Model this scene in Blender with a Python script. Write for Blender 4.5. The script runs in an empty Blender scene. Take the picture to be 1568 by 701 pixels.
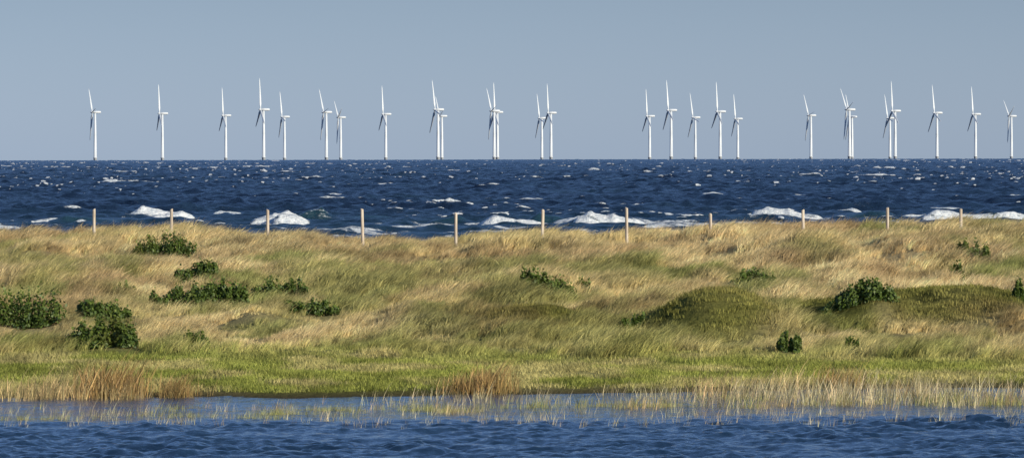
import bpy, math, numpy as np
from mathutils import Vector, Matrix
rng = np.random.default_rng(7)
scene = bpy.context.scene
R_E = 6.371e6
CAM_H = 7.0
FPX = 784/math.tan(math.radians(5.0))
DIP = math.sqrt(2*CAM_H/R_E)
LAG_Z = 1.5

# ------------------------------------------------------------ noise helpers
def _h(i, j, s):
    v = np.sin(i*127.1 + j*311.7 + s*74.7)*43758.5453
    return v-np.floor(v)
def vnoise(x, y, s=0):
    xi = np.floor(x); yi = np.floor(y); fx = x-xi; fy = y-yi
    fx = fx*fx*(3-2*fx); fy = fy*fy*(3-2*fy)
    a = _h(xi, yi, s); b = _h(xi+1, yi, s); c = _h(xi, yi+1, s); d = _h(xi+1, yi+1, s)
    return (a*(1-fx)+b*fx)*(1-fy)+(c*(1-fx)+d*fx)*fy
def fbm(x, y, s=0, o=4):
    t = 0; a = .5; n = 0
    for k in range(o):
        t = t+a*vnoise(x*2**k+k*17.3, y*2**k-k*9.1, s+k); n += a; a *= .5
    return t/n
def sstep(a, b, x):
    t = np.clip((x-a)/(b-a), 0, 1); return t*t*(3-2*t)

# ------------------------------------------------------------ survey helpers
def dep(px, py):           # angle below eye level of a sighted point
    return (py-(246.5-0.0019*px))/FPX+DIP
def bx(px, d): return (px-784)/FPX*d

# ------------------------------------------------------------ terrain
PY = [-80, 2, 18, 26, 118, 128, 133, 136, 150, 174, 201, 224, 238, 248, 256, 275, 300, 340, 420, 520]
PZ = [5.3, 5.3, 1.7, .8, .8, 1.25, 1.49, 1.60, 1.72, 2.10, 2.60, 3.0, 3.2, 3.3, 3.1, 1.9, 1.0, 0.5, -2, -4]
RX = [-60, -21.7, -16.2, -10, -5.1, 3.2, 11.5, 21.7, 60]
RZ = [3.15, 3.20, 3.30, 3.14, 3.02, 3.22, 3.36, 3.48, 3.45]
MOUNDS = []   # filled: x,y,rx,ry,h
def base_T(x, y):
    sh = (3.6*np.tanh(x/12)+1.6*(vnoise(x*.22, y*0, 3)-.5)+.8*(vnoise(x*.9, y*.15, 4)-.5))*sstep(70, 110, y)*(1-sstep(140, 175, y))
    z = np.interp(y-sh, PY, PZ)
    z = z+(np.interp(x, RX, RZ)-3.3)*sstep(195, 246, y)*(1-sstep(255, 290, y))
    up = sstep(140, 175, y)*(1-sstep(238, 262, y)*.7)*(1-sstep(262, 285, y))
    z = z+up*((fbm(x*.13+5, y*.06, 11)-.5)*.85+(fbm(x*.5, y*.25, 21)-.5)*.75)
    z = z+sstep(134, 140, y)*(fbm(x*.35, y*.3, 31)-.5)*.14
    return z
def T(x, y):
    x = np.asarray(x, float); y = np.asarray(y, float)
    z = base_T(x, y)
    for (mx, my, rx, ry, h) in MOUNDS:
        u = (x-mx)/rx; u = np.where(u < 0, u*1.25, u*.85)      # steeper lee side
        q = u**2+((y-my)/ry)**2
        z = z+h*np.exp(-q**1.5)*(0.75+.6*vnoise(x*.7, y*.5, 77))
    return z
def hit(px, py, lift=0.):
    a = dep(px, py); ys = np.arange(122, 262, .25)
    xs = (px-784)/FPX*ys
    g = T(xs, ys)+lift-(CAM_H-a*ys)
    k = np.argmax(g > 0) if (g > 0).any() else len(ys)-1
    return float(xs[k]), float(ys[k])
for (px, py, w, h, ry) in [(1095, 514, 110, 46, 5), (1440, 502, 165, 44, 6), (1290, 494, 80, 20, 5), (812, 507, 75, 26, 4),
                       (640, 505, 90, 14, 4), (390, 498, 60, 14, 4), (60, 400, 80, 14, 5), (480, 388, 60, 12, 5), (850, 405, 140, 10, 5), (1240, 400, 60, 14, 5), (1390, 395, 70, 14, 5), (1120, 380, 90, 8, 5)]:
    x0, y0 = hit(px, py)
    MOUNDS.append((x0, y0+ry*.6, w/FPX*y0, ry, h/FPX*y0*1.05))

def green_mask(x, y):
    m = np.zeros_like(x)
    for (mx, my, rx, ry, h) in MOUNDS[:4]:
        m = np.maximum(m, np.exp(-(((x-mx)/(rx*1.05))**2+((y-my)/(ry*1.2))**2)**1.8))
    lawn = (1-sstep(144, 159, y+12*(fbm(x*.15, y*.1, 51)-.5)))
    return m, lawn
STRAW = np.array([.86, .68, .38]); OLIVE = np.array([.35, .365, .135]); YEL = np.array([.64, .55, .25])
MOSS = np.array([.215, .215, .055]); LAWN = np.array([.35, .39, .09]); BROWN = np.array([.42, .28, .16])
def ground_tint(x, y, r=None):
    n1 = fbm(x*.16+3, y*.055, 61, 4); n2 = fbm(x*.45, y*.16+9, 71, 3); n3 = fbm(x*.1, y*.05, 81, 3)
    t = sstep(.36, .57, n1*.5+n2*.5+.12*(sstep(155, 225, y)-.45))[:, None]
    c = OLIVE*(1-t)+STRAW*t
    t2 = (sstep(.45, .65, n3)*.4)[:, None]; c = c*(1-t2)+YEL*t2
    t3 = (sstep(.60, .70, fbm(x*.3+40, y*.13, 91, 3))*.5)[:, None]; c = c*(1-t3)+BROWN*t3
    m, l = green_mask(x, y)
    gl = MOSS*(.8+.7*n2[:, None]); m = np.clip(m*1.3, 0, 1)[:, None]*.88
    gl = gl*(1-.5*t3)+BROWN*.5*t3
    c = c*(1-m)+gl*m
    ll = LAWN*(.7+.7*n1[:, None])+(STRAW-LAWN)*(sstep(.46, .62, fbm(x*.6, y*.3, 101, 3))*.45)[:, None]
    l = l[:, None]*.92; c = c*(1-l)+ll*l
    if r is not None: c = c*(.5+.85*r[:, None])
    return c

# ------------------------------------------------------------ mesh helpers
def grid_mesh(name, P, mat, attrs={}, smooth=True):
    Rn, Cn, _ = P.shape
    me = bpy.data.meshes.new(name)
    me.vertices.add(Rn*Cn); me.vertices.foreach_set('co', P.reshape(-1).astype(np.float32))
    idx = np.arange(Rn*Cn).reshape(Rn, Cn)
    q = np.stack([idx[:-1, :-1], idx[:-1, 1:], idx[1:, 1:], idx[1:, :-1]], -1).reshape(-1, 4)
    me.loops.add(q.size); me.loops.foreach_set('vertex_index', q.reshape(-1).astype(np.int32))
    me.polygons.add(len(q)); me.polygons.foreach_set('loop_start', (np.arange(len(q))*4).astype(np.int32))
    me.update(calc_edges=True)
    me.polygons.foreach_set('use_smooth', np.full(len(q), smooth))
    for k, v in attrs.items():
        if v.ndim == 1:
            a = me.attributes.new(k, 'FLOAT', 'POINT'); a.data.foreach_set('value', v.astype(np.float32))
        else:
            a = me.attributes.new(k, 'FLOAT_COLOR', 'POINT')
            a.data.foreach_set('color', np.concatenate([v, np.ones((len(v), 1))], 1).reshape(-1).astype(np.float32))
    me.validate(); me.materials.append(mat)
    ob = bpy.data.objects.new(name, me); scene.collection.objects.link(ob); return ob
def raw_mesh(name, V, F, mat):
    me = bpy.data.meshes.new(name); me.from_pydata(V, [], F); me.update(); me.materials.append(mat); return me

# ------------------------------------------------------------ materials
def newmat(n):
    m = bpy.data.materials.new(n); m.use_nodes = True; nt = m.node_tree; nt.nodes.clear()
    o = nt.nodes.new('ShaderNodeOutputMaterial'); return m, nt, o
def N(nt, t, **k):
    n = nt.nodes.new(t)
    for a, b in k.items(): setattr(n, a, b)
    return n
def noise(nt, scale, detail=3, rough=.55, mapscale=None):
    n = N(nt, 'ShaderNodeTexNoise'); n.inputs['Scale'].default_value = scale
    n.inputs['Detail'].default_value = detail; n.inputs['Roughness'].default_value = rough
    g = N(nt, 'ShaderNodeNewGeometry')
    if mapscale:
        mp = N(nt, 'ShaderNodeMapping'); mp.inputs['Scale'].default_value = mapscale
        nt.links.new(g.outputs['Position'], mp.inputs[0]); nt.links.new(mp.outputs[0], n.inputs['Vector'])
    else: nt.links.new(g.outputs['Position'], n.inputs['Vector'])
    return n.outputs['Fac']
def mapr(nt, s, a, b, c=0, d=1, smooth=True):
    m = N(nt, 'ShaderNodeMapRange'); 
    if smooth: m.interpolation_type = 'SMOOTHSTEP'
    nt.links.new(s, m.inputs[0])
    for i, v in zip((1, 2, 3, 4), (a, b, c, d)): m.inputs[i].default_value = v
    return m.outputs[0]
def mth(nt, op, a, b):
    m = N(nt, 'ShaderNodeMath', operation=op)
    for i, v in enumerate((a, b)):
        if isinstance(v, (int, float)): m.inputs[i].default_value = v
        else: nt.links.new(v, m.inputs[i])
    return m.outputs[0]
def mixc(nt, f, a, b, bt='MIX'):
    m = N(nt, 'ShaderNodeMix', data_type='RGBA', blend_type=bt)
    for i, v in ((0, f), (6, a), (7, b)):
        if isinstance(v, (int, float)): m.inputs[i].default_value = v
        elif isinstance(v, tuple): m.inputs[i].default_value = (*v, 1)
        else: nt.links.new(v, m.inputs[i])
    return m.outputs[2]

def water_mat(name, deep, light, rough, spec, bscale, bstr, bdist, foam):
    m, nt, o = newmat(name)
    p = N(nt, 'ShaderNodeBsdfPrincipled'); nt.links.new(p.outputs[0], o.inputs[0])
    n = noise(nt, bscale*.25, 3)
    col = mixc(nt, mapr(nt, n, .35, .7), deep, light)
    p.inputs['IOR'].default_value = 1.33; p.inputs['Specular IOR Level'].default_value = spec
    if foam:
        col = mixc(nt, mapr(nt, noise(nt, 1, 4, .6, (.035, .008, 0)), .50, .68, 0, .6), col, (.022, .050, .092))
        at = N(nt, 'ShaderNodeAttribute', attribute_name='teal')
        col = mixc(nt, at.outputs['Fac'], col, (.016, .052, .064))
        af = N(nt, 'ShaderNodeAttribute', attribute_name='foam')
        fn = noise(nt, 1.3, 6, .75, (.7, .6, 2.4))
        s = mth(nt, 'ADD', af.outputs['Fac'], mth(nt, 'MULTIPLY', mth(nt, 'SUBTRACT', fn, .5), 1.6))
        f = mapr(nt, s, .40, .68)
        fc = mixc(nt, mapr(nt, noise(nt, 2.5, 4, .7), .3, .7), (.50, .57, .63), (.84, .85, .85))
        col = mixc(nt, f, col, fc)
        r = mapr(nt, f, 0, 1, rough, .9); nt.links.new(r, p.inputs['Roughness'])
    else: p.inputs['Roughness'].default_value = rough
    nt.links.new(col, p.inputs['Base Color'])
    b = N(nt, 'ShaderNodeBump'); b.inputs['Strength'].default_value = bstr; b.inputs['Distance'].default_value = bdist
    nt.links.new(noise(nt, bscale, 5, .65), b.inputs['Height']); nt.links.new(b.outputs[0], p.inputs['Normal'])
    return m
sea_mat = water_mat('sea_water', (.006, .015, .040), (.013, .031, .070), .25, .36, 1.3, 1., .5, True)
lag_mat = water_mat('lagoon_water', (.007, .021, .050), (.011, .031, .068), .06, .55, 7., .8, .045, False)

def attr_diffuse(name, attr, kind, transl):
    m, nt, o = newmat(name)
    a = N(nt, 'ShaderNodeAttribute', attribute_name=attr, attribute_type=kind)
    col = a.outputs['Color']
    if transl:
        bl = N(nt, 'ShaderNodeAttribute', attribute_name='blade')
        col = mixc(nt, 1.0, col, mixc(nt, bl.outputs['Fac'], (.44, .48, .46), (1.40, 1.34, 1.28)), 'MULTIPLY')
        d = N(nt, 'ShaderNodeBsdfDiffuse'); nt.links.new(col, d.inputs[0])
        t = N(nt, 'ShaderNodeBsdfTranslucent'); nt.links.new(col, t.inputs[0])
        mx = N(nt, 'ShaderNodeMixShader'); mx.inputs[0].default_value = transl
        nt.links.new(d.outputs[0], mx.inputs[1]); nt.links.new(t.outputs[0], mx.inputs[2]); nt.links.new(mx.outputs[0], o.inputs[0])
    else:
        col = mixc(nt, 1.0, col, mixc(nt, noise(nt, 6, 4), (.6, .6, .6), (1.3, 1.3, 1.25)), 'MULTIPLY')
        d = N(nt, 'ShaderNodeBsdfDiffuse'); nt.links.new(col, d.inputs[0])
        b = N(nt, 'ShaderNodeBump'); b.inputs['Distance'].default_value = .15
        nt.links.new(noise(nt, 4, 5, .7), b.inputs['Height']); nt.links.new(b.outputs[0], d.inputs['Normal'])
        nt.links.new(d.outputs[0], o.inputs[0])
    return m
terrain_mat = attr_diffuse('dune_ground_material', 'tint', 'GEOMETRY', 0)
grass_mat = attr_diffuse('grass_blade_material', 'tint', 'INSTANCER', .25)

# ------------------------------------------------------------ terrain mesh
def axis(segs):
    out = []
    for a, b, s in segs: out.append(np.arange(a, b, s))
    out.append([segs[-1][1]]); return np.concatenate(out)
tx = axis([(-400, -60, 10), (-60, -28, 1), (-28, 28, .25), (28, 60, 1), (60, 400, 10)])
ty = axis([(-80, 110, 3), (110, 170, .25), (170, 262, .35), (262, 300, 1), (300, 520, 5)])
X, Y = np.meshgrid(tx, ty)
Z = T(X, Y)
tint = ground_tint(X.ravel(), Y.ravel())*.5
wet = (1-sstep(1.47, 1.64, Z.ravel()))*(Y.ravel() < 150)
tint = tint*(1-wet[:, None])+np.array([.08, .065, .04])*wet[:, None]
bch = sstep(262, 275, Y.ravel()); tint = tint*(1-bch[:, None])+np.array([.42, .36, .27])*bch[:, None]
grid_mesh('dune_ground', np.stack([X, Y, Z], -1), terrain_mat, {'tint': tint})

# ------------------------------------------------------------ sea
rows = list(np.arange(330, 495, 1.5)); d = 495.
while d < 13500:
    rows.append(d); d += .42*(d/500)**1.5
rows = np.array(rows)
cols = np.concatenate([np.linspace(-1.6, -.135, 60), np.linspace(-.13, .13, 900), np.linspace(.135, 1.6, 60)])
C_, D_ = np.meshgrid(cols, rows)
X = C_*D_; Y = D_.copy(); Z = np.zeros_like(X); DX = np.zeros_like(X); DY = np.zeros_like(X); J = np.zeros_like(X)
wr = np.random.default_rng(3)
gust = .7+.6*fbm(X*.006, Y*.003, 5, 3)
NW = 50
for i in range(NW):
    lam = 1.7*(24/1.7)**((i+wr.random())/NW)
    ang = -math.pi/2+.5+wr.normal()*.6          # runs shoreward and to the right
    k = 2*math.pi/lam; A = .0132*lam**.70*(.6+.8*wr.random())
    kx, ky = math.cos(ang), math.sin(ang)
    ph = k*(kx*X+ky*Y)+wr.random()*6.28
    s = np.sin(ph); c = np.cos(ph)
    Z += A*c; DX -= kx*A*.8*s; DY -= ky*A*.8*s; J += k*A*c
Z *= gust; J *= gust
surf = 1-sstep(560, 760, Y)
Z *= 1-.35*surf                     # shoaling water inside the bar is smoother between breakers
q1, q2 = np.quantile(J[::7, ::7], [.972, .999])
cap = sstep(.48, .62, fbm(X*.025, Y*.018, 15, 3))
farf = sstep(1200, 3500, Y)
foam = sstep(q1, q2, J)*(.14*(1-farf)+1.0*cap)
foam = np.maximum(foam, sstep(np.quantile(Z[::7, ::7], .972), np.quantile(Z[::7, ::7], .9993), Z)*sstep(.52, .64, fbm(X*.04+9, Y*.01, 16, 3))*1.0)
teal = np.zeros_like(X)
BR = [(240, 336, 78, 20, 1), (270, 337, 54, 14, 1), (350, 332, 48, 10, 1), (422, 343, 66, 20, 1), (445, 344, 50, 15, 1), (745, 346, 80, 9, 1), (785, 346, 84, 14, 1), (885, 344, 80, 14, 1), (940, 346, 110, 22, 1),
      (1165, 335, 70, 14, 1), (1210, 338, 114, 20, 1), (1295, 332, 50, 14, 1), (1042, 334, 40, 7, 1), (1400, 336, 120, 9, 1), (1465, 338, 90, 14, 1), (1525, 337, 100, 14, 1), (200, 281, 90, 7, .9), (505, 300, 30, 4, .9),
      (432, 292, 36, 4, .9), (590, 284, 34, 4, .9), (910, 268, 36, 4, .9), (1085, 300, 50, 5, .8), (1560, 304, 40, 7, .9), (345, 257, 26, 3, .9),
      (1312, 266, 26, 4, .9), (1440, 322, 70, 5, .8), (5, 352, 50, 9, 1), (640, 349, 110, 7, .9), (560, 346, 70, 6, .8), (1060, 322, 24, 4, .8), (1500,328,60,4,.8), (800,300,20,3,.8),(90,262,20,3,.8),
      (10, 256, 24, 4, .9), (700, 262, 24, 3, .8), (1140, 280, 26, 3, .8), (1230, 300, 30, 4, .8), (660, 310, 26, 4, .8), (980, 315, 30, 4, .8), (120, 305, 26, 3, .8), (100, 340, 80, 6, .8),
      (475, 340, 60, 19, .0), (838, 343, 54, 18, .0), (1330, 336, 90, 15, .0), (130, 343, 100, 13, .0), (690, 343, 60, 12, .0), (1110, 338, 80, 13, .0), (560, 338, 80, 9, .0)]
for bi, (px, py, w, h, fo) in enumerate(BR):
    d0 = CAM_H/dep(px, py); d0 = min(d0, 9000)
    for _ in range(3): d0 = (CAM_H+d0*d0/(2*R_E))/dep(px, py)
    x0 = bx(px, d0); hw = w/2/FPX*d0*1.15; hh = h/FPX*d0
    sel = (np.abs(Y-d0) < 40+hh*8) & (np.abs(X-x0) < hw*1.6+3)
    xs = X[sel]; ys = Y[sel]; u = (xs-x0)/hw
    yc = d0+2.2*hh+2.4*(vnoise(xs*.08, xs*0, 200+bi)-.5)*hh+u*hh*1.6+.8*(fbm(xs*.5, xs*0, 210+bi, 2)-.5)*hh
    e0 = -.5 if bi % 2 == 0 else .4       # where the lip pitches over
    pk = np.where(u < e0, (u+1)/(1+e0), (1-u)/(1-e0))
    env = np.clip(pk, 0, 1)**.5*(.62+.62*fbm(xs*.35+bi*5, xs*0, 33+bi, 3))
    env = env*(.84+.32*fbm(xs*1.3+bi*9, ys*.3, 44, 2))
    t = ys-yc; sf = .9+hh*.9; sb = 3+3*hh
    g = np.where(t < 0, np.exp(-(t/sf)**2), np.exp(-(t/sb)**2))
    Z[sel] = Z[sel]*(1-.8*g*np.clip(env*2, 0, 1))+hh*1.05*env*g
    if fo > 0:
        down = sstep(-sf*5, -sf*1.3, t)               # densest at the lip, torn at the toe
        f = np.clip(env*2.8, 0, 1)*down*(1-sstep(-.1, .7, t))*fo
        f = f*(.56+.52*sstep(.28, .6, fbm(xs*.7+ys*.25, ys*.12, 68+bi, 3)))+.08*(f > .3)
        foam[sel] = np.maximum(foam[sel], f)
        Z[sel] += np.clip(f, 0, 1)*(fbm(xs*1.4, ys*1.0, 66+bi, 3)-.45)*hh*.32
    if h > 8:
        tl = np.clip(1-np.abs(u*.8)**3, 0, 1)*sstep(-sf*3, -sf*.6, t)*(1-sstep(0, 2, t))
        teal[sel] = np.maximum(teal[sel], tl*.8)
foam = np.maximum(foam, (1-sstep(535, 640, Y))*sstep(.50, .70, fbm(X*.05, Y*.16, 25, 4))*.66)
teal = np.maximum(teal, (1-sstep(500, 740, Y))*.35)
P = np.stack([X+DX, Y+DY, Z-(X*X+Y*Y)/(2*R_E)], -1)
grid_mesh('sea', P, sea_mat, {'foam': foam.ravel(), 'teal': teal.ravel()})

# ------------------------------------------------------------ lagoon
lx = axis([(-400, -40, 6), (-40, -18, .4), (-18, 18, .055), (18, 40, .4), (40, 400, 6)])
ly = axis([(15, 98, .8), (98, 140, .07), (140, 146, .5)])
X, Y = np.meshgrid(lx, ly); Z = np.zeros_like(X)
for i in range(60):
    lam = .20*(2.4/.20)**((i+wr.random())/60)
    ang = -1.1+wr.normal()*.9
    k = 2*math.pi/lam; A = .0060*lam**.75*(.5+1.0*wr.random())
    Z += A*np.cos(k*(math.cos(ang)*X+math.sin(ang)*Y)+wr.random()*6.28)
calm = 1-.85*sstep(116.5, 123, Y+3*(fbm(X*.15, Y*.3, 8, 3)-.5)*2-2.5*np.tanh(X/12))
Z = Z*calm*(.25+1.5*fbm(X*.35, Y*.22, 9, 3))
grid_mesh('lagoon', np.stack([X, Y, Z+LAG_Z], -1), lag_mat)

# ------------------------------------------------------------ tufts
tcol = bpy.data.collections.new('grass_tuft_shapes')      # instanced source shapes
def tuft(name, n, L, spread, lean, width, seed, seg=3, droop=.35, up=.9):
    r = np.random.default_rng(seed); V = []; F = []; A = []
    for _ in range(n):
        bxx, byy = r.normal(0, spread, 2); l = L*(.5+.65*r.random()); w = width*(.6+.8*r.random())
        az = r.random()*6.283; out = r.random()*.55
        dx = math.cos(az)*out+lean*(.4+1.2*r.random()); dy = math.sin(az)*out
        wa = r.random()*3.14; wx, wy = math.cos(wa)*w/2, math.sin(wa)*w/2*.5
        dr = droop*(.3+1.4*r.random()); b0 = len(V); sh = r.random()
        for s in range(seg+1):
            t = s/seg; q = t*l
            x = bxx+dx*q*(.35+t*.75); y = byy+dy*q*(.35+t*.75); z = q*up*(1-dr*t*t)-.04
            f = (1-t)**.6
            if s < seg: V += [(x-wx*f, y-wy*f, z), (x+wx*f, y+wy*f, z)]
            else: V.append((x, y, z))
        for s in range(seg-1):
            a = b0+2*s; F.append((a, a+1, a+3, a+2))
        a = b0+2*(seg-1); F.append((a, a+1, a+2)); A += [sh]*(len(V)-b0)
    me = raw_mesh(name, V, F, grass_mat)
    me.attributes.new('blade', 'FLOAT', 'POINT').data.foreach_set('value', np.array(A, np.float32))
    ob = bpy.data.objects.new(name, me); tcol.objects.link(ob); return ob
for i in range(5): tuft('tuft_%02d_marram' % i, 36, .80, .09, .42, .024, 10+i, droop=.38)
for i in range(3): tuft('tuft_%02d_short' % (5+i), 36, .22, .14, .2, .02, 30+i)
for i in range(3): tuft('tuft_%02d_reed' % (8+i), 8, .66, .16, .12, .022, 50+i, droop=.06, up=1)

def scatter(name, x, y, z, scl, rot, idx, tint):
    n = len(x); me = bpy.data.meshes.new(name); me.vertices.add(n)
    me.vertices.foreach_set('co', np.stack([x, y, z], 1).reshape(-1).astype(np.float32))
    me.attributes.new('scl', 'FLOAT', 'POINT').data.foreach_set('value', scl.astype(np.float32))
    me.attributes.new('rotz', 'FLOAT', 'POINT').data.foreach_set('value', rot.astype(np.float32))
    me.attributes.new('idx', 'INT', 'POINT').data.foreach_set('value', idx.astype(np.int32))
    me.attributes.new('tint', 'FLOAT_COLOR', 'POINT').data.foreach_set('color', np.concatenate([tint, np.ones((n, 1))], 1).reshape(-1).astype(np.float32))
    ob = bpy.data.objects.new(name, me); scene.collection.objects.link(ob)
    ng = bpy.data.node_groups.new(name+'_nodes', 'GeometryNodeTree')
    ng.interface.new_socket('Geometry', in_out='INPUT', socket_type='NodeSocketGeometry')
    ng.interface.new_socket('Geometry', in_out='OUTPUT', socket_type='NodeSocketGeometry')
    gi = ng.nodes.new('NodeGroupInput'); go = ng.nodes.new('NodeGroupOutput')
    ip = ng.nodes.new('GeometryNodeInstanceOnPoints'); ci = ng.nodes.new('GeometryNodeCollectionInfo')
    ci.inputs['Collection'].default_value = tcol; ci.inputs['Separate Children'].default_value = True; ci.inputs['Reset Children'].default_value = True
    def na(nm, t):
        a = ng.nodes.new('GeometryNodeInputNamedAttribute'); a.data_type = t; a.inputs['Name'].default_value = nm
        return [o_ for o_ in a.outputs if o_.enabled and o_.name == 'Attribute'][0]
    cx = ng.nodes.new('ShaderNodeCombineXYZ')
    L = ng.links.new
    L(gi.outputs[0], ip.inputs['Points']); L(ci.outputs[0], ip.inputs['Instance'])
    ip.inputs['Pick Instance'].default_value = True
    L(na('idx', 'INT'), ip.inputs['Instance Index']); L(na('rotz', 'FLOAT'), cx.inputs[2])
    L(cx.outputs[0], ip.inputs['Rotation']); L(na('scl', 'FLOAT'), ip.inputs['Scale'])
    L(ip.outputs[0], go.inputs[0])
    md = ob.modifiers.new('instances', 'NODES'); md.node_group = ng
    return ob

BUSH = [(248, 390, 98, 31, 1.2), (303, 416, 68, 22, 1), (32, 488, 124, 56, .7), (188, 441, 44, 12, .5), (272, 462, 84, 24, 1), (337, 456, 86, 34, 1.2),
        (425, 447, 95, 26, .6), (160, 475, 84, 24, .8), (475, 468, 86, 14, .5), (160, 526, 104, 42, 1.2), (840, 446, 90, 34, 1.4), (893, 433, 24, 12, .5), (966, 502, 50, 18, .9),
        (1155, 425, 66, 15, .6), (1209, 534, 42, 26, .6), (1315, 450, 106, 24, 1), (1464, 420, 28, 22, 1.1), (1490, 388, 56, 20, 1.1), (1565, 447, 30, 20, 1), (1305, 534, 24, 20, .5), (298, 526, 44, 18, .4)]
BP = []
for (px, py, w, h, dn) in BUSH:
    gl = .30 if py < 500 else .12
    x0, y0 = hit(px, py, gl); BP.append((x0, y0, w/FPX*y0/2*1.06, h/FPX*y0+gl*.7, dn))

# dune grass
n = 135000
y = 131+(264-131)*rng.random(n)**.9
core = rng.random(n) < .86
hwid = .0875*y*1.12+1.5
x = np.where(core, (rng.random(n)*2-1)*hwid, (rng.random(n)*2-1)*60)
z = T(x, y)
m_, l_ = green_mask(x, y)
keep = (z > LAG_Z+.05)
clump = fbm(x*.9+7, y*.55, 141, 3)
keep &= (rng.random(n) < .3+.85*sstep(.35, .55, clump))
for (bx0, by0, bw, bh, dn) in BP:
    keep &= ~((np.abs(x-bx0)/(bw*.88) < 1) & (y > by0-2.2) & (y < by0+bw*.5) & (rng.random(n) < .62+.35*min(dn, 1)))
long_ = (1-sstep(.3, .6, m_))*(1-sstep(.45, .8, l_))
isl = rng.random(n) < long_*(.6+.5*sstep(.3, .5, clump))
x, y, z, isl, m_, l_, clump = [a[keep] for a in (x, y, z, isl, m_, l_, clump)]
n = len(x)
hvar = .28+.48*sstep(.3, .75, fbm(x*.3, y*.15, 151, 3))+.50*sstep(.35, .7, clump)
scl = np.where(isl, hvar*(.55+.65*rng.random(n)), .55+.7*rng.random(n))
scl *= np.where(isl, .75+.25*sstep(150, 190, y), 1)
wind = (fbm(x*.12, y*.08, 161, 2)-.5)*1.8
rot = np.where(isl, wind+rng.normal(0, .55, n), rng.random(n)*6.28)
idx = np.where(isl, rng.integers(0, 5, n), rng.integers(5, 8, n))
tn = ground_tint(x, y, .55*rng.random(n)+.45*sstep(.3, .7, fbm(x*1.6, y*.8, 171, 2)))
scatter('dune_grass', x, y, z, scl, rot, idx, np.clip(tn*np.where(isl, 1.0, .95)[:, None], 0, .92))

# marsh reeds
RC = np.array([.62, .48, .25]); RG = np.array([.44, .44, .16]); RR = np.array([.50, .34, .15]); RP = np.array([.70, .60, .37])
xs, ys, sc, ct = [], [], [], []
def patch(px, py, wpx, dm, cnt, s, col, onland=False):
    if onland: cx_, cy_ = hit(px, py)
    else: cy_ = (CAM_H-LAG_Z)/dep(px, py); cx_ = bx(px, cy_)
    a = rng.normal(0, .45, (cnt, 2)); xx = cx_+a[:, 0]*wpx/FPX*cy_; yy = cy_+a[:, 1]*dm
    xs.append(xx); ys.append(yy); sc.append(s*(.4+.85*rng.random(cnt)))
    ct.append(col*(.42+.95*rng.random((cnt, 1)))*(1+.12*(rng.random((cnt, 3))-.5)))
for a in [(120, 612, 80, 1.5, 70, .85, RC), (150, 606, 30, 1.5, 60, 1.35, RR), (192, 606, 30, 1.5, 60, 1.2, RR), (35, 612, 60, 1.5, 60, .8, RC), (85, 606, 60, 1.6, 70, .85, RC), (275, 606, 34, 1, 80, .8, RR), (215, 612, 60, 1, 30, .5, RC),
          (746, 600, 32, 1.1, 100, 1.1, RR), (706, 600, 24, .9, 50, .85, RR), (1290, 590, 60, 1.2, 60, .8, RR), (1160, 590, 60, 1, 40, .55, RC), (1000, 600, 50, 1.5, 20, .45, RG)]:
    patch(*a, onland=True)
for px in range(0, 1569, 22):
    t = px/1568
    py = 634-20*t+rng.normal()*6
    c = RG if rng.random() < .6 else RC
    patch(px+rng.normal()*10, py, 45, 1.2, int(2+10*t*t+rng.integers(0, 30)*(rng.random() < .4)), .32+.25*t, c)
for px, py, w, cnt in [(430, 634, 60, 150), (395, 640, 50, 80), (505, 628, 80, 150), (640, 628, 50, 100), (700, 630, 60, 90), (300, 638, 60, 50), (50, 642, 110, 100), (780, 624, 80, 60), (900, 622, 80, 50), (1010, 622, 80, 100), (1500, 620, 120, 80), (1300, 618, 120, 60), (1130, 612, 80, 60)]:
    patch(px, py, w, .5, cnt, .26, RG*1.1)
for px in range(1080, 1600, 20):
    patch(px, 606+rng.normal()*8, 45, 2.2, int(rng.integers(6, 22)), .9, RP if rng.random() < .65 else RC)
for _ in range(130):
    patch(rng.random()*1568, 630+rng.random()*24, 30, 1.0, 3, .42, RP)
for _ in range(90):
    patch(600+rng.random()*968, 602+rng.random()*20, 60, 1.5, 3, .6, RP)
x = np.concatenate(xs); y = np.concatenate(ys); s = np.concatenate(sc); c = np.clip(np.concatenate(ct), 0, .85); n = len(x)
z = np.maximum(T(x, y), LAG_Z-.02)
scatter('marsh_reeds', x, y, z, s, rng.normal(0, .6, n), rng.integers(8, 11, n), c)

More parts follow.
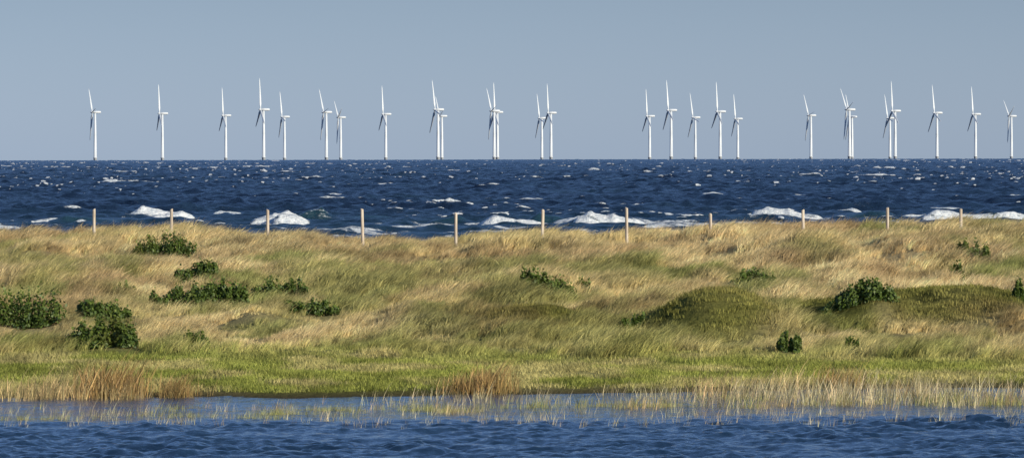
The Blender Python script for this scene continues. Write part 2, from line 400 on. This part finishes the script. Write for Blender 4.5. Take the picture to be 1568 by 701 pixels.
# ------------------------------------------------------------ bushes
def leaf_mat():
    m, nt, o = newmat('rose_leaf_material')
    a = N(nt, 'ShaderNodeAttribute', attribute_name='leaf')
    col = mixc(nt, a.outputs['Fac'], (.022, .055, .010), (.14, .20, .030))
    col = mixc(nt, mapr(nt, noise(nt, .9, 2), .55, .75, 0, .4), col, (.22, .17, .04))
    p = N(nt, 'ShaderNodeBsdfPrincipled'); nt.links.new(col, p.inputs[0]); p.inputs['Roughness'].default_value = .55
    t = N(nt, 'ShaderNodeBsdfTranslucent'); nt.links.new(col, t.inputs[0])
    mx = N(nt, 'ShaderNodeMixShader'); mx.inputs[0].default_value = .2
    nt.links.new(p.outputs[0], mx.inputs[1]); nt.links.new(t.outputs[0], mx.inputs[2]); nt.links.new(mx.outputs[0], o.inputs[0])
    return m
LM = leaf_mat()
def bush(x0, y0, W, H, dens, seed):
    r = np.random.default_rng(900+seed)
    nl = int(3400*W*dens+300)
    lobes = []
    k = max(6, int(W*12))
    for i in range(k):
        u = -0.85+1.7*(i+.5)/k+r.normal()*.05; hh = H*(.60+.5*r.random())*(1-.4*abs(u)**2.2)
        lobes.append((u*W, r.normal(0, .3)*W*.6, hh, W*r.uniform(.14, .28)))
    V = []; F = []; A = []
    for _ in range(nl):
        lx_, ly_, lh, lr = lobes[r.integers(k)]
        dv = r.normal(size=3); dv /= np.linalg.norm(dv); dv[2] = abs(dv[2])
        q = r.random()**.35*(1+.25*(r.random() < .15))
        p = np.array([lx_+dv[0]*lr*q, ly_+dv[1]*lr*q, dv[2]*lh*q])
        gx, gy = x0+p[0], y0+p[1]
        nrm = dv*.7+r.normal(size=3)*.6; nrm /= np.linalg.norm(nrm)
        a = np.cross(nrm, r.normal(size=3)); a /= np.linalg.norm(a); b = np.cross(nrm, a)
        s = r.uniform(.035, .07)
        P0 = np.array([gx, gy, p[2]]); i0 = len(V)
        for c_ in (a*s, b*s*.6, -a*s, -b*s*.6): V.append(P0+c_)
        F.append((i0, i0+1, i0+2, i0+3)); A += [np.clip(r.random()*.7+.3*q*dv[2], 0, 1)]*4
    for _ in range(int(10+10*W)):
        lx_, ly_, lh, lr = lobes[r.integers(k)]; i0 = len(V)
        e = np.array([x0+lx_+r.normal(0, .5)*lr, y0+ly_+r.normal(0, .5)*lr, lh*r.uniform(.8, 1.15)])
        b_ = np.array([x0+lx_*.8, y0+ly_, -.05])
        V += [b_+(-.008, 0, 0), b_+(.008, 0, 0), e+(.004, 0, 0), e+(-.004, 0, 0)]; F.append((i0, i0+1, i0+2, i0+3)); A += [1, 1, 1, 1]
    V = np.array(V); V[:, 2] += T(V[:, 0], V[:, 1])+.04
    V -= np.array([x0, y0, 0]); z0 = float(T(x0, y0)); V[:, 2] -= z0
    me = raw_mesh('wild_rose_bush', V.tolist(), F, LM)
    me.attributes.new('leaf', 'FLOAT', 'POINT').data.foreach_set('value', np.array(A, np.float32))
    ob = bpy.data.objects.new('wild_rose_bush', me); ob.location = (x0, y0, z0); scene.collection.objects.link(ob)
for i, b in enumerate(BP): bush(*b, i)

# ------------------------------------------------------------ fence posts
m, nt, o = newmat('weathered_wood'); p = N(nt, 'ShaderNodeBsdfPrincipled'); nt.links.new(p.outputs[0], o.inputs[0])
nt.links.new(mixc(nt, mapr(nt, noise(nt, 12, 4, .6, (1, 1, .12)), .3, .7), (.40, .32, .24), (.66, .58, .48)), p.inputs[0]); p.inputs['Roughness'].default_value = .85
wood = m
for i, (px, top, d) in enumerate([(144, 320, 238), (262, 320, 241), (410, 321, 238), (556, 320, 238.5), (698, 326, 238), (830, 321, 240), (960, 318, 239), (1088, 327, 240), (1230, 321, 240), (1359, 318, 239), (1471, 320, 242)]):
    x0 = bx(px, d); zt = CAM_H-dep(px, top)*d; zb = float(T(x0, d))-.4
    V = []; F = []; r = np.random.default_rng(i); sg = 12
    lev = [(zb, .068), ((zb+zt)/2, .064), (zt-.05, .062), (zt-.012, .058), (zt, .046)]
    for li, (zz, rr) in enumerate(lev):
        for k in range(sg):
            a = k/sg*2*math.pi; q = rr*(1+.05*math.sin(3*a+i)); V.append((math.cos(a)*q, math.sin(a)*q, zz-zb+(.02*math.cos(a+i) if li > 2 else 0)))
    for li in range(len(lev)-1):
        for k in range(sg):
            F.append((li*sg+k, li*sg+(k+1) % sg, (li+1)*sg+(k+1) % sg, (li+1)*sg+k))
    F.append(tuple(range((len(lev)-1)*sg, len(lev)*sg)))
    me = raw_mesh('wooden_fence_post', V, F, wood)
    ob = bpy.data.objects.new('wooden_fence_post', me); ob.location = (x0, d, zb)
    ob.rotation_euler = (r.normal()*.01, r.normal()*.014, r.random()*6); scene.collection.objects.link(ob)

# ------------------------------------------------------------ wind turbines
m, nt, o = newmat('turbine_white_paint'); p = N(nt, 'ShaderNodeBsdfPrincipled'); nt.links.new(p.outputs[0], o.inputs[0])
nt.links.new(mixc(nt, noise(nt, .2, 2), (.60, .65, .71), (.67, .71, .75)), p.inputs[0]); p.inputs['Roughness'].default_value = .5
white = m
HUB = 85.; BL = 53.
def lathe(levels, sg=20, axis='z'):
    V = []; F = []
    for (h, r_) in levels:
        for k in range(sg):
            a = k/sg*2*math.pi; c, s = math.cos(a)*r_, math.sin(a)*r_
            V.append((c, s, h) if axis == 'z' else (h, c, s))
    for l in range(len(levels)-1):
        for k in range(sg): F.append((l*sg+k, l*sg+(k+1) % sg, (l+1)*sg+(k+1) % sg, (l+1)*sg+k))
    F.append(tuple(range(sg))[::-1]); F.append(tuple(range((len(levels)-1)*sg, len(levels)*sg))); return V, F
tower_me = raw_mesh('tower', *lathe([(-12, 3.0), (5, 3.0), (5.1, 3.6), (5.8, 3.6), (5.9, 2.75), (45, 2.35), (HUB-2.2, 1.75)]), white)
nac_me = raw_mesh('nacelle', *lathe([(-3.6, 1.5), (-3.2, 2.1), (2, 2.3), (8.5, 2.1), (10, 1.6), (10.4, .8)], 12, 'x'), white)
hub_me = raw_mesh('hub', *lathe([(-3.4, .3), (-3.0, 1.0), (-1.8, 1.7), (0, 2.0), (1.2, 1.9)], 16, 'x'), white)
def blade():
    V = []; F = []; st = [(1, .9, .9, 0), (4, 1.0, .9, .1), (10, 1.9, .6, .35), (20, 1.6, .45, .25), (35, 1.15, .32, .12), (48, .8, .2, .05), (BL, .25, .08, 0)]
    sg = 10
    for (z_, c, t, tw) in st:
        tw = -(tw+.85)
        for k in range(sg):
            a = k/sg*2*math.pi; yy = math.cos(a)*c; xx = math.sin(a)*t
            V.append((xx*math.cos(tw)-yy*math.sin(tw)-z_*z_*.0004, xx*math.sin(tw)+yy*math.cos(tw)-c*.2, z_))
    for l in range(len(st)-1):
        for k in range(sg): F.append((l*sg+k, l*sg+(k+1) % sg, (l+1)*sg+(k+1) % sg, (l+1)*sg+k))
    F.append(tuple(range((len(st)-1)*sg, len(st)*sg))); return raw_mesh('blade', V, F, white)
blade_me = blade()
for me in (tower_me, nac_me, hub_me, blade_me):
    me.polygons.foreach_set('use_smooth', [True]*len(me.polygons))
TL = [(146, 172, 38), (249, 174, 6), (346, 177, 4), (404, 168, 3), (436, 179, 20), (500, 172, 38), (522, 180, 50), (591, 175, 5), (671, 168, 18), (677, 178, 42), (757, 170, 40), (762, 172, 3), (830, 181, 20), (844, 173, 4),
      (995, 178, 5), (1028, 169, 10), (1065, 180, 20), (1103, 171, 4), (1130, 182, 14), (1242, 177, 38), (1301, 168, 45), (1305, 179, 30), (1363, 181, 22), (1371, 170, 4), (1435, 173, 12), (1494, 175, 8), (1549, 178, 52)]
for i, (px, hy, ph) in enumerate(TL):
    target = -dep(px, hy)                    # elevation angle of the hub
    lo, hi = 5000., 20000.
    for _ in range(50):
        md = (lo+hi)/2
        if (HUB-md*md/(2*R_E)-CAM_H)/md > target: lo = md
        else: hi = md
    d = lo; r = np.random.default_rng(500+i)
    e = bpy.data.objects.new('wind_turbine', None); e.location = (bx(px, d), d, -d*d/(2*R_E)); scene.collection.objects.link(e)
    e.empty_display_size = 5
    yaw = math.radians(11+r.normal()*2)     # rotor seen nearly edge-on, facing left
    def child(nm, me, loc, rx=0):
        c = bpy.data.objects.new(nm, me); c.parent = e; c.location = loc; c.rotation_mode = 'XYZ'; c.rotation_euler = (rx, 0, yaw); scene.collection.objects.link(c)
    child('tower', tower_me, (0, 0, 0)); child('nacelle', nac_me, (0, 0, HUB))
    hp = (-5.2*math.cos(yaw), -5.2*math.sin(yaw), HUB); child('hub', hub_me, hp)
    for b in range(3):
        child('blade_%d' % (b+1), blade_me, hp, math.radians(-ph+120*b))

# ------------------------------------------------------------ light, world, camera
az, el = math.radians(133), math.radians(20)      # clockwise from +Y
sv = Vector((math.sin(az)*math.cos(el), math.cos(az)*math.cos(el), math.sin(el)))
L = bpy.data.lights.new('sun', 'SUN'); L.energy = 5.0; L.angle = math.radians(.5); L.color = (1, .90, .70)
lo = bpy.data.objects.new('sun', L); lo.rotation_euler = (-sv).to_track_quat('-Z', 'Y').to_euler(); lo.location = (50, -50, 60); scene.collection.objects.link(lo)
w = bpy.data.worlds.new('World'); scene.world = w; w.use_nodes = True; nt = w.node_tree; nt.nodes.clear()
sk = N(nt, 'ShaderNodeTexSky', sky_type='NISHITA'); sk.sun_disc = False; sk.sun_elevation = el; sk.sun_rotation = az
sk.air_density = 1.0; sk.dust_density = .3; sk.ozone_density = 3.0
# blue-grey marine haze low over the horizon
tc = N(nt, 'ShaderNodeTexCoord'); sx = N(nt, 'ShaderNodeSeparateXYZ'); nt.links.new(tc.outputs['Generated'], sx.inputs[0])
f1 = mapr(nt, sx.outputs[2], .0, .026, 0, 1, False); f2 = mapr(nt, sx.outputs[2], .03, .45, 0, 1)
tintc = mixc(nt, f2, mixc(nt, f1, (.61, .80, 1.46), (.50, .61, 1.02)), (.9, 1, 1.12))
bg = N(nt, 'ShaderNodeBackground'); bg.inputs[1].default_value = .1; ow = N(nt, 'ShaderNodeOutputWorld')
nt.links.new(mixc(nt, 1.0, sk.outputs[0], tintc, 'MULTIPLY'), bg.inputs[0]); nt.links.new(bg.outputs[0], ow.inputs[0])
cd = bpy.data.cameras.new('camera'); cam = bpy.data.objects.new('camera', cd); scene.collection.objects.link(cam)
cd.sensor_width = 36; cd.lens = 18/math.tan(math.radians(5)); cd.clip_start = 1; cd.clip_end = 60000
cam.location = (0, 0, CAM_H)
pitch = DIP+105.5/FPX
cam.rotation_euler = (Matrix.Rotation(math.pi/2-pitch, 3, 'X') @ Matrix.Rotation(-.0019, 3, 'Z')).to_euler()
scene.camera = cam
scene.view_settings.view_transform = 'Standard'; scene.view_settings.look = 'None'; scene.view_settings.exposure = 0
